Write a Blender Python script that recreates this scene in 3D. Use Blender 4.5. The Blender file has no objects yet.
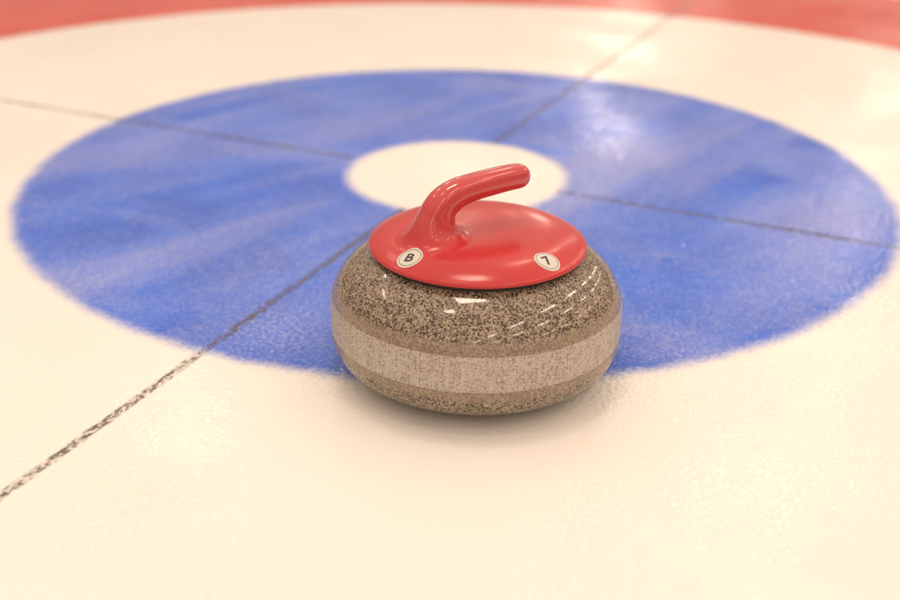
import bpy, bmesh, math, random
from mathutils import Vector, Matrix
random.seed(4)
sc = bpy.context.scene
COL = sc.collection
PI = math.pi

# ------------------------------------------------------------------ camera
cd = bpy.data.cameras.new('camera')
cam = bpy.data.objects.new('camera', cd)
COL.objects.link(cam)
cam.matrix_world = (Matrix.Translation((-0.0069, -1.6032, 0.5620))
                    @ Matrix.Rotation(PI / 2 - 0.44525, 4, 'X')
                    @ Matrix.Rotation(0.01534, 4, 'Z'))
cd.sensor_width = 36.0
cd.lens = 1154.2 / 900 * 36.0
cd.clip_start = 0.05
cd.clip_end = 200
cd.dof.use_dof = True
cd.dof.focus_distance = 1.06
cd.dof.aperture_fstop = 2.8
cd.dof.aperture_blades = 0
sc.camera = cam

# ------------------------------------------------------------------ light: a rink hall with rows of warm ceiling tubes
TH = 1.149                                     # bearing of the centre line, the lamp rows run along it
ux, uy = math.cos(TH), math.sin(TH)
nx, ny = math.sin(TH), -math.cos(TH)
LIGHT = (1.0, 0.795, 0.635)
LAMP_W = 9.5
w = bpy.data.worlds.new('World')
sc.world = w
w.use_nodes = True
bg = w.node_tree.nodes['Background']
bg.inputs['Strength'].default_value = 1.0
wt = w.node_tree
# ambient fill, shaped bright overhead to lift shadows and dim low to darken reflections
tcw = wt.nodes.new('ShaderNodeTexCoord')
sw_ = wt.nodes.new('ShaderNodeSeparateXYZ')
wt.links.new(tcw.outputs['Generated'], sw_.inputs[0])
crw = wt.nodes.new('ShaderNodeMapRange'); crw.interpolation_type = 'SMOOTHSTEP'
crw.inputs['From Min'].default_value = 0.05; crw.inputs['From Max'].default_value = 0.85
crw.inputs['To Min'].default_value = 0.40; crw.inputs['To Max'].default_value = 1.03
wt.links.new(sw_.outputs['Z'], crw.inputs['Value'])
cw = wt.nodes.new('ShaderNodeVectorMath'); cw.operation = 'SCALE'
cw.inputs[0].default_value = (1.07, 0.845, 0.675)
wt.links.new(crw.outputs['Result'], cw.inputs['Scale'])
wt.links.new(cw.outputs[0], bg.inputs['Color'])

ld = bpy.data.lights.new('ceiling_tube', 'AREA')
ld.shape = 'RECTANGLE'
ld.size = 1.05
ld.size_y = 0.09
ld.energy = LAMP_W
ld.color = LIGHT
for off in (-4.0, -0.2, 2.9, 4.4, 7.5):
    for k in range(-8, 9):
        if (off == -0.2 and k < 1) or (off < -3.0 and k < -1): continue
        s = k * 2.4 + 0.75 + (1.1 if off in (-4.0, 4.4) else 0.0)
        lo = bpy.data.objects.new('ceiling_tube', ld)
        COL.objects.link(lo)
        lo.location = (s * ux + off * nx, s * uy + off * ny, 4.0)
        lo.rotation_euler = (0, 0, TH)
# the wide fitting right above the stone and the short one beside it
for name, loc, rz, sx_, sy_, en in (('ceiling_panel', (-0.14, -0.08, 4.0), 0.25, 0.85, 0.55, 26), ('ceiling_spot', (-0.93, -1.23, 4.0), 0.3, 0.4, 0.3, 6), ('far_lamp', (2.4, 15.3, 4.0), -0.15, 0.7, 4.0, 75)):
    l2 = bpy.data.lights.new(name, 'AREA')
    l2.shape = 'RECTANGLE'; l2.size = sx_; l2.size_y = sy_; l2.energy = en; l2.color = LIGHT
    lo = bpy.data.objects.new(name, l2)
    COL.objects.link(lo)
    lo.location = loc; lo.rotation_euler = (0, 0, rz)

sc.view_settings.view_transform = 'Standard'
sc.view_settings.look = 'None'
sc.view_settings.exposure = 0.0
sc.view_settings.gamma = 1.0


# ------------------------------------------------------------------ node helpers
class NT:
    def __init__(self, name):
        self.m = bpy.data.materials.new(name)
        self.m.use_nodes = True
        self.t = self.m.node_tree
        self.t.nodes.clear()
        self.out = self.t.nodes.new('ShaderNodeOutputMaterial')

    def n(self, kind, **kw):
        nd = self.t.nodes.new('ShaderNode' + kind)
        for k, v in kw.items():
            if k.startswith('i_'):
                key = k[2:]
                key = int(key) if key.isdigit() else key.replace('_', ' ')
                self.put(nd.inputs[key], v)
            else:
                setattr(nd, k, v)
        return nd

    def put(self, sock, v):
        if isinstance(v, bpy.types.NodeSocket):
            self.t.links.new(v, sock)
        else:
            sock.default_value = v

    def math(self, op, a, b=None, c=None, clamp=False):
        nd = self.n('Math', operation=op, use_clamp=clamp)
        self.put(nd.inputs[0], a)
        if b is not None: self.put(nd.inputs[1], b)
        if c is not None: self.put(nd.inputs[2], c)
        return nd.outputs[0]

    def ramp(self, v, lo, hi, a=0.0, b=1.0, smooth=True):
        nd = self.n('MapRange', interpolation_type='SMOOTHSTEP' if smooth else 'LINEAR')
        self.put(nd.inputs['Value'], v)
        self.put(nd.inputs['From Min'], lo); self.put(nd.inputs['From Max'], hi)
        self.put(nd.inputs['To Min'], a); self.put(nd.inputs['To Max'], b)
        return nd.outputs['Result']

    def mix(self, f, a, b, blend='MIX'):
        nd = self.n('Mix', data_type='RGBA', blend_type=blend)
        self.put(nd.inputs[0], f); self.put(nd.inputs[6], a); self.put(nd.inputs[7], b)
        return nd.outputs[2]

    def noise(self, vec, scale, detail=2.0, rough=0.5, dist=0.0):
        nd = self.n('TexNoise')
        self.put(nd.inputs['Vector'], vec)
        nd.inputs['Scale'].default_value = scale
        nd.inputs['Detail'].default_value = detail
        nd.inputs['Roughness'].default_value = rough
        nd.inputs['Distortion'].default_value = dist
        return nd.outputs['Fac']

    def mapping(self, vec, scale=(1, 1, 1), rot=(0, 0, 0), loc=(0, 0, 0)):
        r = self.n('Mapping')
        self.put(r.inputs['Vector'], vec)
        r.inputs['Rotation'].default_value = rot
        r.inputs['Location'].default_value = loc
        nd = self.n('Mapping')
        self.put(nd.inputs['Vector'], r.outputs[0])
        nd.inputs['Scale'].default_value = scale
        return nd.outputs[0]


def rgb(r, g, b): return (r, g, b, 1.0)


def ice_surface(k, pos):
    """frosted, pebbled top of the ice: (normal, roughness) shared by the ice and all that is frozen under it"""
    peb = k.n('TexVoronoi', feature='SMOOTH_F1')
    k.put(peb.inputs['Vector'], pos)
    peb.inputs['Scale'].default_value = 210.0
    peb.inputs['Smoothness'].default_value = 0.6
    fine = k.noise(pos, 420.0, 3.0, 0.6)
    broad = k.noise(pos, 9.0, 2.0, 0.5)
    patch = k.noise(k.mapping(pos, (1, 1, 1), (0, 0, 0), (0.35, 0.1, 0)), 2.6, 3.0, 0.55)
    amt = k.ramp(patch, 0.42, 0.66, 0.30, 1.6)
    h = k.math('MULTIPLY', k.math('SUBTRACT', 1.0, peb.outputs['Distance']), 0.0009)
    h = k.math('ADD', h, k.math('MULTIPLY', fine, 0.00007))
    h = k.math('MULTIPLY', h, amt)
    h = k.math('ADD', h, k.math('MULTIPLY', broad, 0.0003))
    b = k.n('Bump')
    b.inputs['Strength'].default_value = 1.0
    b.inputs['Distance'].default_value = 1.0
    k.put(b.inputs['Height'], h)
    rough = k.ramp(k.noise(pos, 30.0, 4.0, 0.6), 0.3, 0.7, 0.05, 0.20)
    return b.outputs['Normal'], rough


def principled(k, color, rough, normal=None, spec=0.5, coat=0.0, coat_rough=0.03, ior=1.45):
    p = k.n('BsdfPrincipled')
    k.put(p.inputs['Base Color'], color)
    k.put(p.inputs['Roughness'], rough)
    k.put(p.inputs['Specular IOR Level'], spec)
    k.put(p.inputs['IOR'], ior)
    k.put(p.inputs['Coat Weight'], coat)
    k.put(p.inputs['Coat Roughness'], coat_rough)
    if normal is not None: k.put(p.inputs['Normal'], normal)
    return p.outputs[0]


def finish(k, sh, alpha=None):
    if alpha is None:
        k.t.links.new(sh, k.out.inputs['Surface'])
    else:
        tr = k.n('BsdfTransparent')
        mx = k.n('MixShader')
        k.put(mx.inputs[0], alpha)
        k.t.links.new(tr.outputs[0], mx.inputs[1])
        k.t.links.new(sh, mx.inputs[2])
        k.t.links.new(mx.outputs[0], k.out.inputs['Surface'])
    return k.m


ICE_IOR = 1.33
WHITE = rgb(0.90, 0.88, 0.835)
WHITE2 = rgb(0.885, 0.86, 0.81)


def mat_ice():
    k = NT('ice_white')
    pos = k.n('NewGeometry').outputs['Position']
    nrm, rough = ice_surface(k, pos)
    v = k.noise(pos, 3.0, 4.0, 0.55)
    col = k.mix(k.ramp(v, 0.35, 0.7), WHITE, WHITE2)
    return finish(k, principled(k, col, rough, nrm, ior=ICE_IOR))


def ring_alpha(k, pos, rin, rout, soft=0.010, amp=0.018):
    xyz = k.mapping(pos, (1, 1, 0))
    ln = k.n('VectorMath', operation='LENGTH'); k.put(ln.inputs[0], xyz)
    r = ln.outputs['Value']
    n1 = k.math('SUBTRACT', k.noise(pos, 26.0, 3.0, 0.6), 0.5)
    n2 = k.math('SUBTRACT', k.noise(pos, 210.0, 3.0, 0.7), 0.5)
    wob = k.math('ADD', k.math('MULTIPLY', n1, amp), k.math('MULTIPLY', n2, amp * 1.5))
    d = k.math('SUBTRACT', rout, r)
    if rin > 0: d = k.math('MINIMUM', d, k.math('SUBTRACT', r, rin))
    d = k.math('ADD', d, wob)
    return k.ramp(d, -soft, soft)


def mat_paint(name, base, deep, frost, rin, rout, soft, amp, frost_amt):
    k = NT(name)
    pos = k.n('NewGeometry').outputs['Position']
    nrm, rough = ice_surface(k, pos)
    # long milky sweeps, then fine frost crystals, over the paint
    sw = k.noise(k.mapping(pos, (0.9, 3.4, 1), (0, 0, -0.80)), 1.35, 3.0, 0.5, 0.6)
    sw2 = k.noise(k.mapping(pos, (1.0, 2.2, 1), (0, 0, 0.4), (3.1, 1.7, 0)), 2.6, 3.0, 0.55)
    cr = k.noise(pos, 230.0, 3.0, 0.7)
    cr2 = k.noise(pos, 75.0, 3.0, 0.6)
    cap = k.n('TexVoronoi', feature='SMOOTH_F1'); k.put(cap.inputs['Vector'], pos)
    cap.inputs['Scale'].default_value = 210.0; cap.inputs['Smoothness'].default_value = 0.4
    a = k.ramp(sw, 0.38, 0.76)
    b = k.ramp(sw2, 0.45, 0.72, 0, 0.55)
    f = k.math('MAXIMUM', a, b)
    g = k.math('MULTIPLY', k.ramp(cr, 0.47, 0.62), 0.65)
    g = k.math('ADD', g, k.math('MULTIPLY', k.ramp(cr2, 0.42, 0.66), 0.30))
    g = k.math('ADD', g, k.math('MULTIPLY', k.ramp(cap.outputs['Distance'], 0.30, 0.08), 0.30))
    f = k.math('ADD', k.math('MULTIPLY', f, frost_amt), k.math('MULTIPLY', g, k.math('MULTIPLY_ADD', f, 0.30 * min(1, frost_amt / 0.4), 0.28 * min(1, frost_amt / 0.4))), clamp=True)
    # two frosty places in the house, lamp sparkle painted in as pale flecks
    for (px_, py_, rad_, am_) in ((-0.185, -0.50, 0.15, 0.75), (0.53, -0.19, 0.17, 0.75)):
        dv = k.n('VectorMath', operation='DISTANCE'); k.put(dv.inputs[0], pos); dv.inputs[1].default_value = (px_, py_, 0)
        m_ = k.math('MULTIPLY', k.ramp(k.math('ADD', dv.outputs['Value'], k.math('MULTIPLY', k.math('SUBTRACT', cr2, 0.5), 0.12)), rad_, 0.0), am_)
        fl = k.math('MULTIPLY_ADD', k.ramp(cr, 0.48, 0.60), 0.75, 0.25)
        f = k.math('MAXIMUM', f, k.math('MULTIPLY', m_, fl))
    col = k.mix(k.ramp(k.noise(pos, 7.0, 2.0), 0.35, 0.65), base, deep)
    col = k.mix(f, col, frost)
    # the paint thins out into the white frost at its edge
    al = ring_alpha(k, pos, rin, rout, soft, amp)
    under = k.mix(k.ramp(k.noise(pos, 3.0, 4.0, 0.55), 0.35, 0.7), WHITE, WHITE2)
    col = k.mix(al, under, col)
    return finish(k, principled(k, col, rough, nrm, ior=ICE_IOR))


def mat_line():
    """a dark yarn frozen in: broken along its length"""
    k = NT('line_yarn')
    tc = k.n('TexCoord').outputs['Object']
    pos = k.n('NewGeometry').outputs['Position']
    nrm, rough = ice_surface(k, pos)
    sep = k.n('SeparateXYZ'); k.put(sep.inputs[0], tc)
    y = k.math('ABSOLUTE', k.math('ADD', sep.outputs['Y'], k.math('MULTIPLY', k.math('SUBTRACT', k.noise(tc, 40.0, 2.0), 0.5), 0.006)))
    edge = k.math('SUBTRACT', 1.0, k.ramp(y, 0.0024, 0.0073))
    br = k.ramp(k.noise(k.mapping(tc, (0.55, 1, 1)), 200.0, 3.0, 0.7), 0.42, 0.60, 0.14, 1.0)
    br2 = k.ramp(k.noise(tc, 9.0, 2.0), 0.30, 0.55, 0.70, 1.0)
    al = k.math('MULTIPLY', k.math('MULTIPLY', edge, br), k.math('MULTIPLY', br2, 0.86))
    col = k.mix(k.noise(tc, 300.0, 2.0), rgb(0.105, 0.082, 0.072), rgb(0.24, 0.19, 0.165))
    return finish(k, principled(k, col, rough, nrm, ior=ICE_IOR), al)


def mat_granite(polished=True):
    k = NT('granite_polished' if polished else 'granite_honed')
    tc = k.n('TexCoord').outputs['Object']
    warp = k.n('TexNoise', i_Scale=520.0, i_Detail=1.0); k.put(warp.inputs['Vector'], tc)
    off = k.n('VectorMath', operation='SCALE'); k.put(off.inputs[0], warp.outputs['Color']); off.inputs['Scale'].default_value = 0.0014
    wv = k.n('VectorMath', operation='ADD'); k.put(wv.inputs[0], tc); k.put(wv.inputs[1], off.outputs[0])
    # feldspar and quartz grains
    vor = k.n('TexVoronoi'); k.put(vor.inputs['Vector'], wv.outputs[0]); vor.inputs['Scale'].default_value = 740.0
    sp = k.n('SeparateColor'); k.put(sp.inputs[0], vor.outputs['Color'])
    clus = k.noise(tc, 95.0, 3.0, 0.6)
    cr = k.n('ValToRGB'); k.put(cr.inputs[0], sp.outputs[0])
    e = cr.color_ramp; e.interpolation = 'CONSTANT'
    if polished:
        stops = [(0.0, (0.17, 0.126, 0.084)), (0.20, (0.28, 0.222, 0.155)), (0.45, (0.36, 0.295, 0.212)),
                 (0.70, (0.46, 0.375, 0.275)), (0.93, (0.30, 0.165, 0.110))]
        dark, dmax = rgb(0.014, 0.008, 0.005), 1.0
    else:
        stops = [(0.0, (0.46, 0.40, 0.33)), (0.20, (0.51, 0.45, 0.375)), (0.45, (0.55, 0.49, 0.415)),
                 (0.70, (0.59, 0.535, 0.46)), (0.93, (0.51, 0.435, 0.370))]
        dark, dmax = rgb(0.22, 0.175, 0.135), 0.62
    e.elements[0].position = 0.0; e.elements[0].color = (*stops[0][1], 1)
    e.elements[1].position = stops[1][0]; e.elements[1].color = (*stops[1][1], 1)
    for p_, c_ in stops[2:]:
        el = e.elements.new(p_); el.color = (*c_, 1)
    col = cr.outputs[0]
    # dark mica specks, each grain its own size, denser in drifts
    for sc_, th_ in ((470.0, 0.41), (860.0, 0.52)):
        vd = k.n('TexVoronoi'); k.put(vd.inputs['Vector'], wv.outputs[0]); vd.inputs['Scale'].default_value = sc_
        s2 = k.n('SeparateColor'); k.put(s2.inputs[0], vd.outputs['Color'])
        size = k.math('SUBTRACT', k.math('ADD', s2.outputs[1], k.math('MULTIPLY', k.math('SUBTRACT', clus, 0.5), 0.9)), th_)
        m_ = k.ramp(k.math('SUBTRACT', k.math('MINIMUM', k.math('MULTIPLY', size, 2.6), 0.52), vd.outputs['Distance']), -0.06, 0.05, 0.0, dmax)
        tint = k.mix(s2.outputs[2], dark, k.mix(0.5, dark, rgb(0.12, 0.078, 0.050)))
        col = k.mix(m_, col, tint)
    fine = k.noise(tc, 900.0, 2.0, 0.6)
    col = k.mix(0.35, col, k.mix(fine, rgb(0.25, 0.25, 0.25), rgb(0.9, 0.9, 0.9)), 'SOFT_LIGHT')
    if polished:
        # ice reflection painted in as browner, duller strips above and below the striking band
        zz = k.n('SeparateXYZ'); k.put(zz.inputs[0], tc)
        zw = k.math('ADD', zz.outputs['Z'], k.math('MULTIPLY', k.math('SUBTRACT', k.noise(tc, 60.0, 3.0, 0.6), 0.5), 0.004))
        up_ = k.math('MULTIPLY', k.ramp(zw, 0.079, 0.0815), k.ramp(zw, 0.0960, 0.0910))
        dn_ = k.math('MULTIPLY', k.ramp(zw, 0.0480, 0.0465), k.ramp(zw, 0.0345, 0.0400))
        ice_refl = k.math('MAXIMUM', up_, dn_)
        col = k.mix(k.math('MULTIPLY', ice_refl, 0.55), col, rgb(0.37, 0.285, 0.215))
        return finish(k, principled(k, col, k.math('MULTIPLY_ADD', ice_refl, 0.15, 0.10), None, spec=0.45, coat=k.math('MULTIPLY_ADD', ice_refl, -0.15, 0.25), coat_rough=0.03, ior=1.54))
    # vertical rub marks round the striking band
    sx = k.n('SeparateXYZ'); k.put(sx.inputs[0], tc)
    ang = k.math('ARCTAN2', sx.outputs['Y'], sx.outputs['X'])
    cmb = k.n('CombineXYZ'); k.put(cmb.inputs[0], k.math('MULTIPLY', ang, 34.0)); k.put(cmb.inputs[2], k.math('MULTIPLY', sx.outputs['Z'], 16.0))
    rub = k.noise(cmb.outputs[0], 1.6, 3.0, 0.6)
    col = k.mix(k.ramp(rub, 0.42, 0.70, 0.0, 0.48), col, rgb(0.66, 0.61, 0.54))
    bmp = k.n('Bump'); bmp.inputs['Strength'].default_value = 0.35; bmp.inputs['Distance'].default_value = 0.0006
    k.put(bmp.inputs['Height'], k.noise(tc, 700.0, 3.0, 0.7))
    return finish(k, principled(k, col, 0.48, bmp.outputs[0], spec=0.4))


def mat_plastic():
    k = NT('red_plastic')
    tc = k.n('TexCoord').outputs['Object']
    v = k.noise(tc, 14.0, 4.0, 0.6)
    col = k.mix(k.ramp(v, 0.35, 0.7), rgb(0.59, 0.042, 0.044), rgb(0.53, 0.035, 0.037))
    # the grip is polished by hands, the plate is duller
    z = k.n('SeparateXYZ'); k.put(z.inputs[0], tc)
    hand = k.ramp(z.outputs['Z'], 0.1495, 0.170)
    rough = k.math('MULTIPLY_ADD', hand, -0.07, k.ramp(k.noise(tc, 60.0, 4.0, 0.65), 0.3, 0.75, 0.18, 0.24))
    bmp = k.n('Bump'); bmp.inputs['Strength'].default_value = 0.25; bmp.inputs['Distance'].default_value = 0.0008
    k.put(bmp.inputs['Height'], k.noise(tc, 38.0, 3.0, 0.6))
    return finish(k, principled(k, col, rough, bmp.outputs[0], spec=0.5, ior=1.5, coat=k.math('MULTIPLY', hand, 1.0), coat_rough=0.035))


def mat_plain(name, col, rough=0.4, var=0.06):
    k = NT(name)
    tc = k.n('TexCoord').outputs['Object']
    c2 = rgb(*[max(0, x - var) for x in col[:3]])
    return finish(k, principled(k, k.mix(k.noise(tc, 260.0, 3.0), col, c2), rough))


M_ICE = mat_ice()
BLUE_OUT, BLUE_IN, RED_IN = 0.615, 0.159, 1.258
M_BLUE = mat_paint('blue_paint', rgb(0.014, 0.115, 0.66), rgb(0.022, 0.150, 0.78), rgb(0.46, 0.49, 0.80), BLUE_IN, BLUE_OUT, 0.014, 0.014, 0.42)
M_RED = mat_paint('red_paint', rgb(0.66, 0.060, 0.040), rgb(0.70, 0.075, 0.050), rgb(0.85, 0.45, 0.42), RED_IN, 1.83, 0.010, 0.016, 0.12)
M_LINE = mat_line()
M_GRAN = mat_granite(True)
M_BAND = mat_granite(False)
M_RED_PL = mat_plastic()
M_STICK = mat_plain('sticker_vinyl', rgb(0.72, 0.70, 0.64), 0.35)
M_INK = mat_plain('black_ink', rgb(0.03, 0.025, 0.025), 0.4, 0.0)
M_GREY = mat_plain('grey_ink', rgb(0.16, 0.14, 0.14), 0.4, 0.0)
M_RUB = mat_plain('dark_gasket', rgb(0.035, 0.02, 0.02), 0.6, 0.0)


# ------------------------------------------------------------------ mesh helpers
def link(name, verts, faces, mat, parent=None, smooth=True):
    me = bpy.data.meshes.new(name)
    me.from_pydata(verts, [], faces)
    me.materials.append(mat)
    me.validate(); me.update()
    if smooth:
        for p in me.polygons: p.use_smooth = True
        bm = bmesh.new(); bm.from_mesh(me)
        for e in bm.edges:
            if len(e.link_faces) == 2 and e.calc_face_angle(0) > math.radians(50): e.smooth = False
        bm.to_mesh(me); bm.free()
    o = bpy.data.objects.new(name, me)
    COL.objects.link(o)
    if parent is not None: o.parent = parent
    return o


def struct(o): o['kind'] = 'structure'; return o


def annulus(name, r0, r1, z, mat, segs=256):
    v, f = [], []
    for i in range(segs):
        a = 2 * PI * i / segs
        v.append((r0 * math.cos(a), r0 * math.sin(a), z)); v.append((r1 * math.cos(a), r1 * math.sin(a), z))
    for i in range(segs):
        j = (i + 1) % segs
        f.append((2 * i, 2 * i + 1, 2 * j + 1, 2 * j))
    return struct(link(name, v, f, mat, None, False))


def lathe(profile, segs=192, closed=False):
    """profile of (r, z), first / last may sit on the axis"""
    v, f, rows = [], [], []
    for r, z in profile:
        if r < 1e-7:
            rows.append([len(v)] * segs); v.append((0, 0, z))
        else:
            s = len(v); rows.append(list(range(s, s + segs)))
            for i in range(segs):
                a = 2 * PI * i / segs
                v.append((r * math.cos(a), r * math.sin(a), z))
    n = len(rows)
    for a in range(n if closed else n - 1):
        A, B = rows[a], rows[(a + 1) % n]
        for i in range(segs):
            j = (i + 1) % segs
            q = []
            for x in (A[i], A[j], B[j], B[i]):
                if x not in q: q.append(x)
            if len(q) > 2: f.append(tuple(q))
    return v, f


def smooth_curve(pts, n):
    """Catmull-Rom through tuples of any length"""
    out = []
    P = [pts[0]] + list(pts) + [pts[-1]]
    for i in range(1, len(P) - 2):
        for k in range(n):
            t = k / n
            out.append(tuple(0.5 * (2 * b + (c - a) * t + (2 * a - 5 * b + 4 * c - d) * t * t + (-a + 3 * b - 3 * c + d) * t ** 3)
                             for a, b, c, d in zip(P[i - 1], P[i], P[i + 1], P[i + 2])))
    out.append(tuple(pts[-1]))
    return out


# ------------------------------------------------------------------ the ice and what is painted under it
SEGS = 256
B0, B1, R0, R1 = BLUE_IN - 0.024, BLUE_OUT + 0.024, RED_IN - 0.026, 1.83 + 0.026
v, f = [(0, 0, 0)], []
loops = []
for r_ in (B0, B1, R0, R1, 45.0):                 # the ice lies flush with the painted rings and never under them
    loops.append(len(v))
    v += [(r_ * math.cos(2 * PI * i / SEGS), r_ * math.sin(2 * PI * i / SEGS), 0) for i in range(SEGS)]
for i in range(SEGS):
    j = (i + 1) % SEGS
    f.append((0, loops[0] + i, loops[0] + j))
    for a_, b_ in ((1, 2), (3, 4)):
        f.append((loops[a_] + i, loops[b_] + i, loops[b_] + j, loops[a_] + j))
ice = struct(link('ice', v, f, M_ICE, None, False))
annulus('blue_ring', B0, B1, 0.0, M_BLUE)
annulus('red_ring', R0, R1, 0.0, M_RED)


def line(name, origin, ang, spans):
    v, f = [], []
    for a, b in spans:
        s = len(v)
        v += [(a, -0.008, 0), (b, -0.008, 0), (b, 0.008, 0), (a, 0.008, 0)]
        f.append((s, s + 1, s + 2, s + 3))
    o = struct(link(name, v, f, M_LINE, None, False))
    o.location = (origin[0], origin[1], 0.0004)
    o.rotation_euler = (0, 0, ang)
    return o


CR = (-0.0079, 0.0029)
line('centre_line', CR, TH, [(-3.0, -0.158), (0.165, 12.0)])
line('tee_line', CR, TH + PI / 2, [(-2.6, -0.165), (0.165, 2.6)])

# ------------------------------------------------------------------ the curling stone
stone = bpy.data.objects.new('curling_stone', None)
COL.objects.link(stone)
stone.location = (0.0190, -0.5735, 0.0005)
stone['label'] = 'speckled granite curling stone with red plastic handle resting on the ice by the blue ring'
stone['category'] = 'curling stone'

R = 0.143
ZB, ZA = 0.050, 0.0885           # striking band, bottom and top (filled in below)
ZLO, ZHI, ZT, BR = 0.042, 0.073, 0.1355, 0.062


def lower(n=20):
    return [(BR + (R - BR) * math.sin(t) ** (2 / 2.2), ZLO - ZLO * math.cos(t) ** (2 / 2.2)) for t in [PI / 2 * i / n for i in range(n + 1)]]


def upper(n=28):
    return [(0.05 + (R - 0.05) * math.cos(t) ** (2 / 2.0), ZHI + (ZT - ZHI) * math.sin(t) ** (2 / 2.0)) for t in [PI / 2 * i / n for i in range(n + 1)]]


ZB, ZA = 0.0500, 0.0885
full = [(0.0, 0.006), (0.045, 0.005), (0.054, 0.0012)] + lower() + [(R, 0.048), (R, 0.054), (R, 0.060), (R, 0.070)] + upper() + [(0.02, ZT), (0.0, ZT)]


def rad_at(z):
    side = lower()[4:] + upper()[:-4]
    for (r0, z0), (r1, z1) in zip(side, side[1:]):
        if z0 <= z <= z1 and z1 > z0: return r0 + (r1 - r0) * (z - z0) / (z1 - z0)
    return R


band_lo, band_hi = 0.0470, 0.0822
pts = []
done = False
for r, z in full:
    if band_lo <= z <= band_hi and r > 0.1:
        if not done:
            pts.append((rad_at(band_lo), band_lo)); pts.append((rad_at(band_lo) - 0.0008, band_lo + 0.00005))
            m = 8
            for i in range(1, m):
                zz = band_lo + (band_hi - band_lo) * i / m
                pts.append((rad_at(zz) - 0.0008, zz))
            pts.append((rad_at(band_hi) - 0.0008, band_hi - 0.00005)); pts.append((rad_at(band_hi), band_hi))
            done = True
        continue
    pts.append((r, z))
v, f = lathe(pts)
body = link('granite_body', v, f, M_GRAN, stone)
m = 14
outer = [(rad_at(band_lo + (band_hi - band_lo) * i / m) + 0.00005, band_lo + 0.0001 + (band_hi - band_lo - 0.0002) * i / m) for i in range(m + 1)]
inner = [(r - 0.0007, z) for r, z in reversed(outer)]
v, f = lathe(outer + inner, closed=True)
band = link('striking_band', v, f, M_BAND, body)
band['label'] = 'pale frosted band round the widest part of the granite'

# plate
PLATE = [(0.0, 0.1490), (0.030, 0.1488), (0.050, 0.1482), (0.068, 0.1468), (0.082, 0.1445), (0.092, 0.1414), (0.0995, 0.1378), (0.1038, 0.1350)]
prof = smooth_curve(PLATE, 6)


def dome(r):
    for (r0, z0), (r1, z1) in zip(prof, prof[1:]):
        if r0 <= r <= r1: return z0 + (z1 - z0) * (r - r0) / (r1 - r0)
    return prof[-1][1]


lip = [(0.1048, 0.1338), (0.1052, 0.1325), (0.1050, 0.1315), (0.1040, 0.1310), (0.1018, 0.1314), (0.0995, 0.1350), (0.092, 0.1375), (0.05, 0.141), (0.0, 0.142)]
v, f = lathe(prof + lip, segs=224)
plate = link('handle_plate', v, f, M_RED_PL, stone)
v, f = lathe([(0.095, 0.116), (0.0995, 0.116), (0.0995, 0.1345), (0.095, 0.1345)], segs=160, closed=True)
link('plate_gasket', v, f, M_RUB, stone)

# gooseneck grip, swept in the plane at bearing HA through the stone's axis
HA = math.radians(32)
hu = Vector((math.cos(HA), math.sin(HA), 0)); hn = Vector((-math.sin(HA), math.cos(HA), 0))
# (u, z, half thickness in the plane, half width across)
AX = [(-0.0462, 0.1680, 0.0178, 0.0158), (-0.0436, 0.1745, 0.0165, 0.0149), (-0.0370, 0.1815, 0.0154, 0.0141),
      (-0.0240, 0.1875, 0.0140, 0.0136), (-0.0090, 0.1900, 0.0130, 0.0132), (0.0100, 0.1915, 0.0127, 0.0130), (0.0300, 0.1924, 0.0124, 0.0127),
      (0.0440, 0.1924, 0.0120, 0.0121)]
ax = smooth_curve(AX, 5)
SEG = 56
rings = []


def sect(c, tvec, ra, rb):
    n1 = Vector((0, 0, 1)) - tvec * tvec.z
    # in-plane normal
    inpl = hn.cross(tvec).normalized()
    out = []
    for i in range(SEG):
        a = 2 * PI * i / SEG
        ca, sa = math.cos(a), math.sin(a)
        e = 2 / 2.25
        out.append(c + inpl * (ra * abs(ca) ** e * (1 if ca >= 0 else -1)) + hn * (rb * abs(sa) ** e * (1 if sa >= 0 else -1)))
    return out


P3 = [hu * a[0] + Vector((0, 0, a[1])) for a in ax]
for i, a in enumerate(ax):
    t = (P3[min(i + 1, len(P3) - 1)] - P3[max(i - 1, 0)]).normalized()
    rings.append((sect(P3[i], t, a[2], a[3])))
# rounded tip
t = (P3[-1] - P3[-2]).normalized()
for k in range(1, 10):
    q = k / 9 * PI / 2
    rings.append(sect(P3[-1] + t * 0.0125 * math.sin(q), t, max(ax[-1][2] * math.cos(q), 1e-4), max(ax[-1][3] * math.cos(q), 1e-4)))
# flare down into the plate: one smooth curve per point, leaving along the neck, arriving flat on the plate
first, nxt = rings[0], rings[1]
cb = hu * -0.0490
flare = [[] for _ in range(16)]
for p, pn in zip(first, nxt):
    d0 = (p - pn).normalized()
    rad = Vector((p.x, p.y, 0)) - hu * AX[0][0]
    dn = rad.normalized()
    e = cb + dn * (rad.length + 0.0235)
    er = e.xy.length
    e.z = dome(min(er, 0.1035)) - 0.0002
    slope = (dome(er + 0.002) - dome(max(er - 0.002, 0))) / 0.004
    d1 = dn.copy(); d1.z = slope * dn.dot(Vector((e.x, e.y, 0)).normalized())
    drop = p.z - e.z
    m0, m1 = d0 * drop * 1.7, d1 * 0.0235 * 1.9
    for k in range(1, 17):
        s = k / 16
        h00 = 2 * s ** 3 - 3 * s ** 2 + 1; h10 = s ** 3 - 2 * s ** 2 + s
        h01 = -2 * s ** 3 + 3 * s ** 2; h11 = s ** 3 - s ** 2
        flare[k - 1].append(p * h00 + m0 * h10 + e * h01 + m1 * h11)
rings = list(reversed(flare)) + rings
v = [tuple(p) for r in rings for p in r]
f = []
for a in range(len(rings) - 1):
    for i in range(SEG):
        j = (i + 1) % SEG
        f.append((a * SEG + i, a * SEG + j, (a + 1) * SEG + j, (a + 1) * SEG + i))
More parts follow.
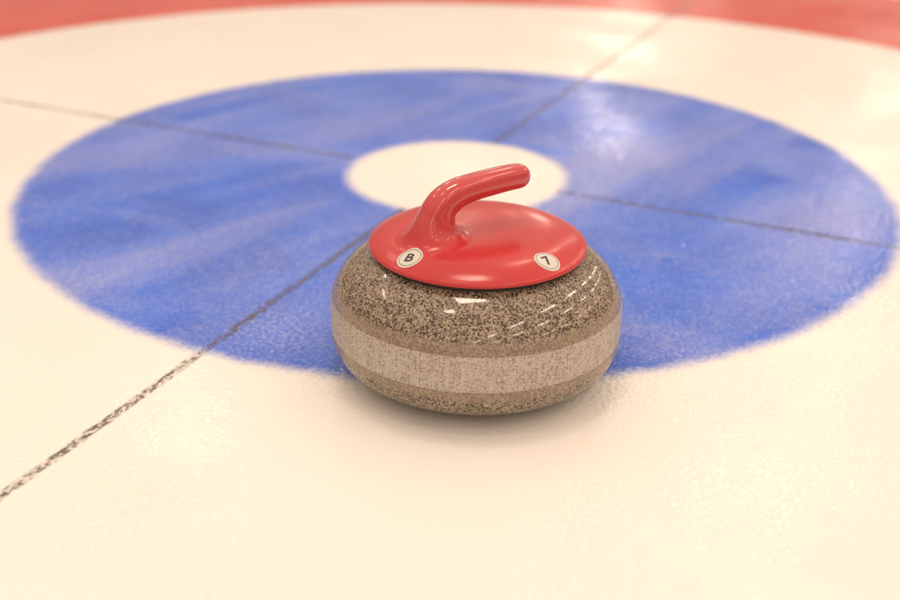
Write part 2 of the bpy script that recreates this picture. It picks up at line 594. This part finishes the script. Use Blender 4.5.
tip = P3[-1] + t * 0.0125
v.append(tuple(tip)); ti = len(v) - 1
b = (len(rings) - 1) * SEG
for i in range(SEG): f.append((b + i, b + (i + 1) % SEG, ti))
grip = link('handle', v, f, M_RED_PL, stone)
sub = grip.modifiers.new('sub', 'SUBSURF'); sub.levels = 1; sub.render_levels = 2


# stickers, draped over the plate
from mathutils.bvhtree import BVHTree
GRIP_BVH = BVHTree.FromPolygons([tuple(p.co) for p in grip.data.vertices], [tuple(p.vertices) for p in grip.data.polygons])


def drape(x, y, dz):
    z = dome(math.hypot(x, y))
    h = GRIP_BVH.ray_cast(Vector((x, y, 0.3)), Vector((0, 0, -1)))[0]
    if h is not None: z = max(z, h.z)
    return (x, y, z + dz)


def sticker(cx, cy, rot, ch, label):
    RR = 0.0120
    v = [drape(cx, cy, 0.0004)]; f = []
    NR, NS = 6, 48
    for k in range(1, NR + 1):
        for i in range(NS):
            a = 2 * PI * i / NS
            v.append(drape(cx + RR * k / NR * math.cos(a), cy + RR * k / NR * math.sin(a), 0.0004 if k < NR else 0.00025))
    for i in range(NS): f.append((0, 1 + i, 1 + (i + 1) % NS))
    for k in range(NR - 1):
        for i in range(NS):
            j = (i + 1) % NS
            f.append((1 + k * NS + i, 1 + (k + 1) * NS + i, 1 + (k + 1) * NS + j, 1 + k * NS + j))
    s = link('sticker', v, f, M_STICK, stone)
    s['label'] = label
    # thin printed circle
    v, f = [], []
    for i in range(NS):
        a = 2 * PI * i / NS
        for r_ in (0.0098, 0.0103): v.append(drape(cx + r_ * math.cos(a), cy + r_ * math.sin(a), 0.0006))
    for i in range(NS):
        j = (i + 1) % NS
        f.append((2 * i, 2 * i + 1, 2 * j + 1, 2 * j))
    link('printed_circle', v, f, M_GREY, s)
    # the character
    cu = bpy.data.curves.new('glyph', 'FONT')
    cu.body = ch; cu.size = 0.0148; cu.align_x = 'CENTER'; cu.align_y = 'CENTER'; cu.offset = 0.00035
    cu.resolution_u = 6
    tmp = bpy.data.objects.new('glyph', cu)
    COL.objects.link(tmp)
    bpy.context.view_layer.update()
    me = bpy.data.meshes.new_from_object(tmp.evaluated_get(bpy.context.evaluated_depsgraph_get()))
    bpy.data.objects.remove(tmp)
    bm = bmesh.new(); bm.from_mesh(me)
    xs = [q.co.x for q in bm.verts]; ys = [q.co.y for q in bm.verts]
    mx, my = (min(xs) + max(xs)) / 2, (min(ys) + max(ys)) / 2
    bmesh.ops.triangulate(bm, faces=bm.faces[:])
    bmesh.ops.subdivide_edges(bm, edges=bm.edges[:], cuts=2)
    for q in bm.verts:
        x, y = (q.co.x - mx) * 1.02, q.co.y - my
        X = cx + x * math.cos(rot) - y * math.sin(rot); Y = cy + x * math.sin(rot) + y * math.cos(rot)
        q.co = drape(X, Y, 0.0006)
    bm.to_mesh(me); bm.free()
    me.materials.clear(); me.materials.append(M_INK)
    o = bpy.data.objects.new('character', me)
    COL.objects.link(o); o.parent = s
    return s


sticker(-0.0630, -0.0635, math.radians(-24), 'B', 'round white sticker printed with the letter B')
sticker(0.0620, -0.0650, math.radians(38), '7', 'round white sticker printed with the number 7')
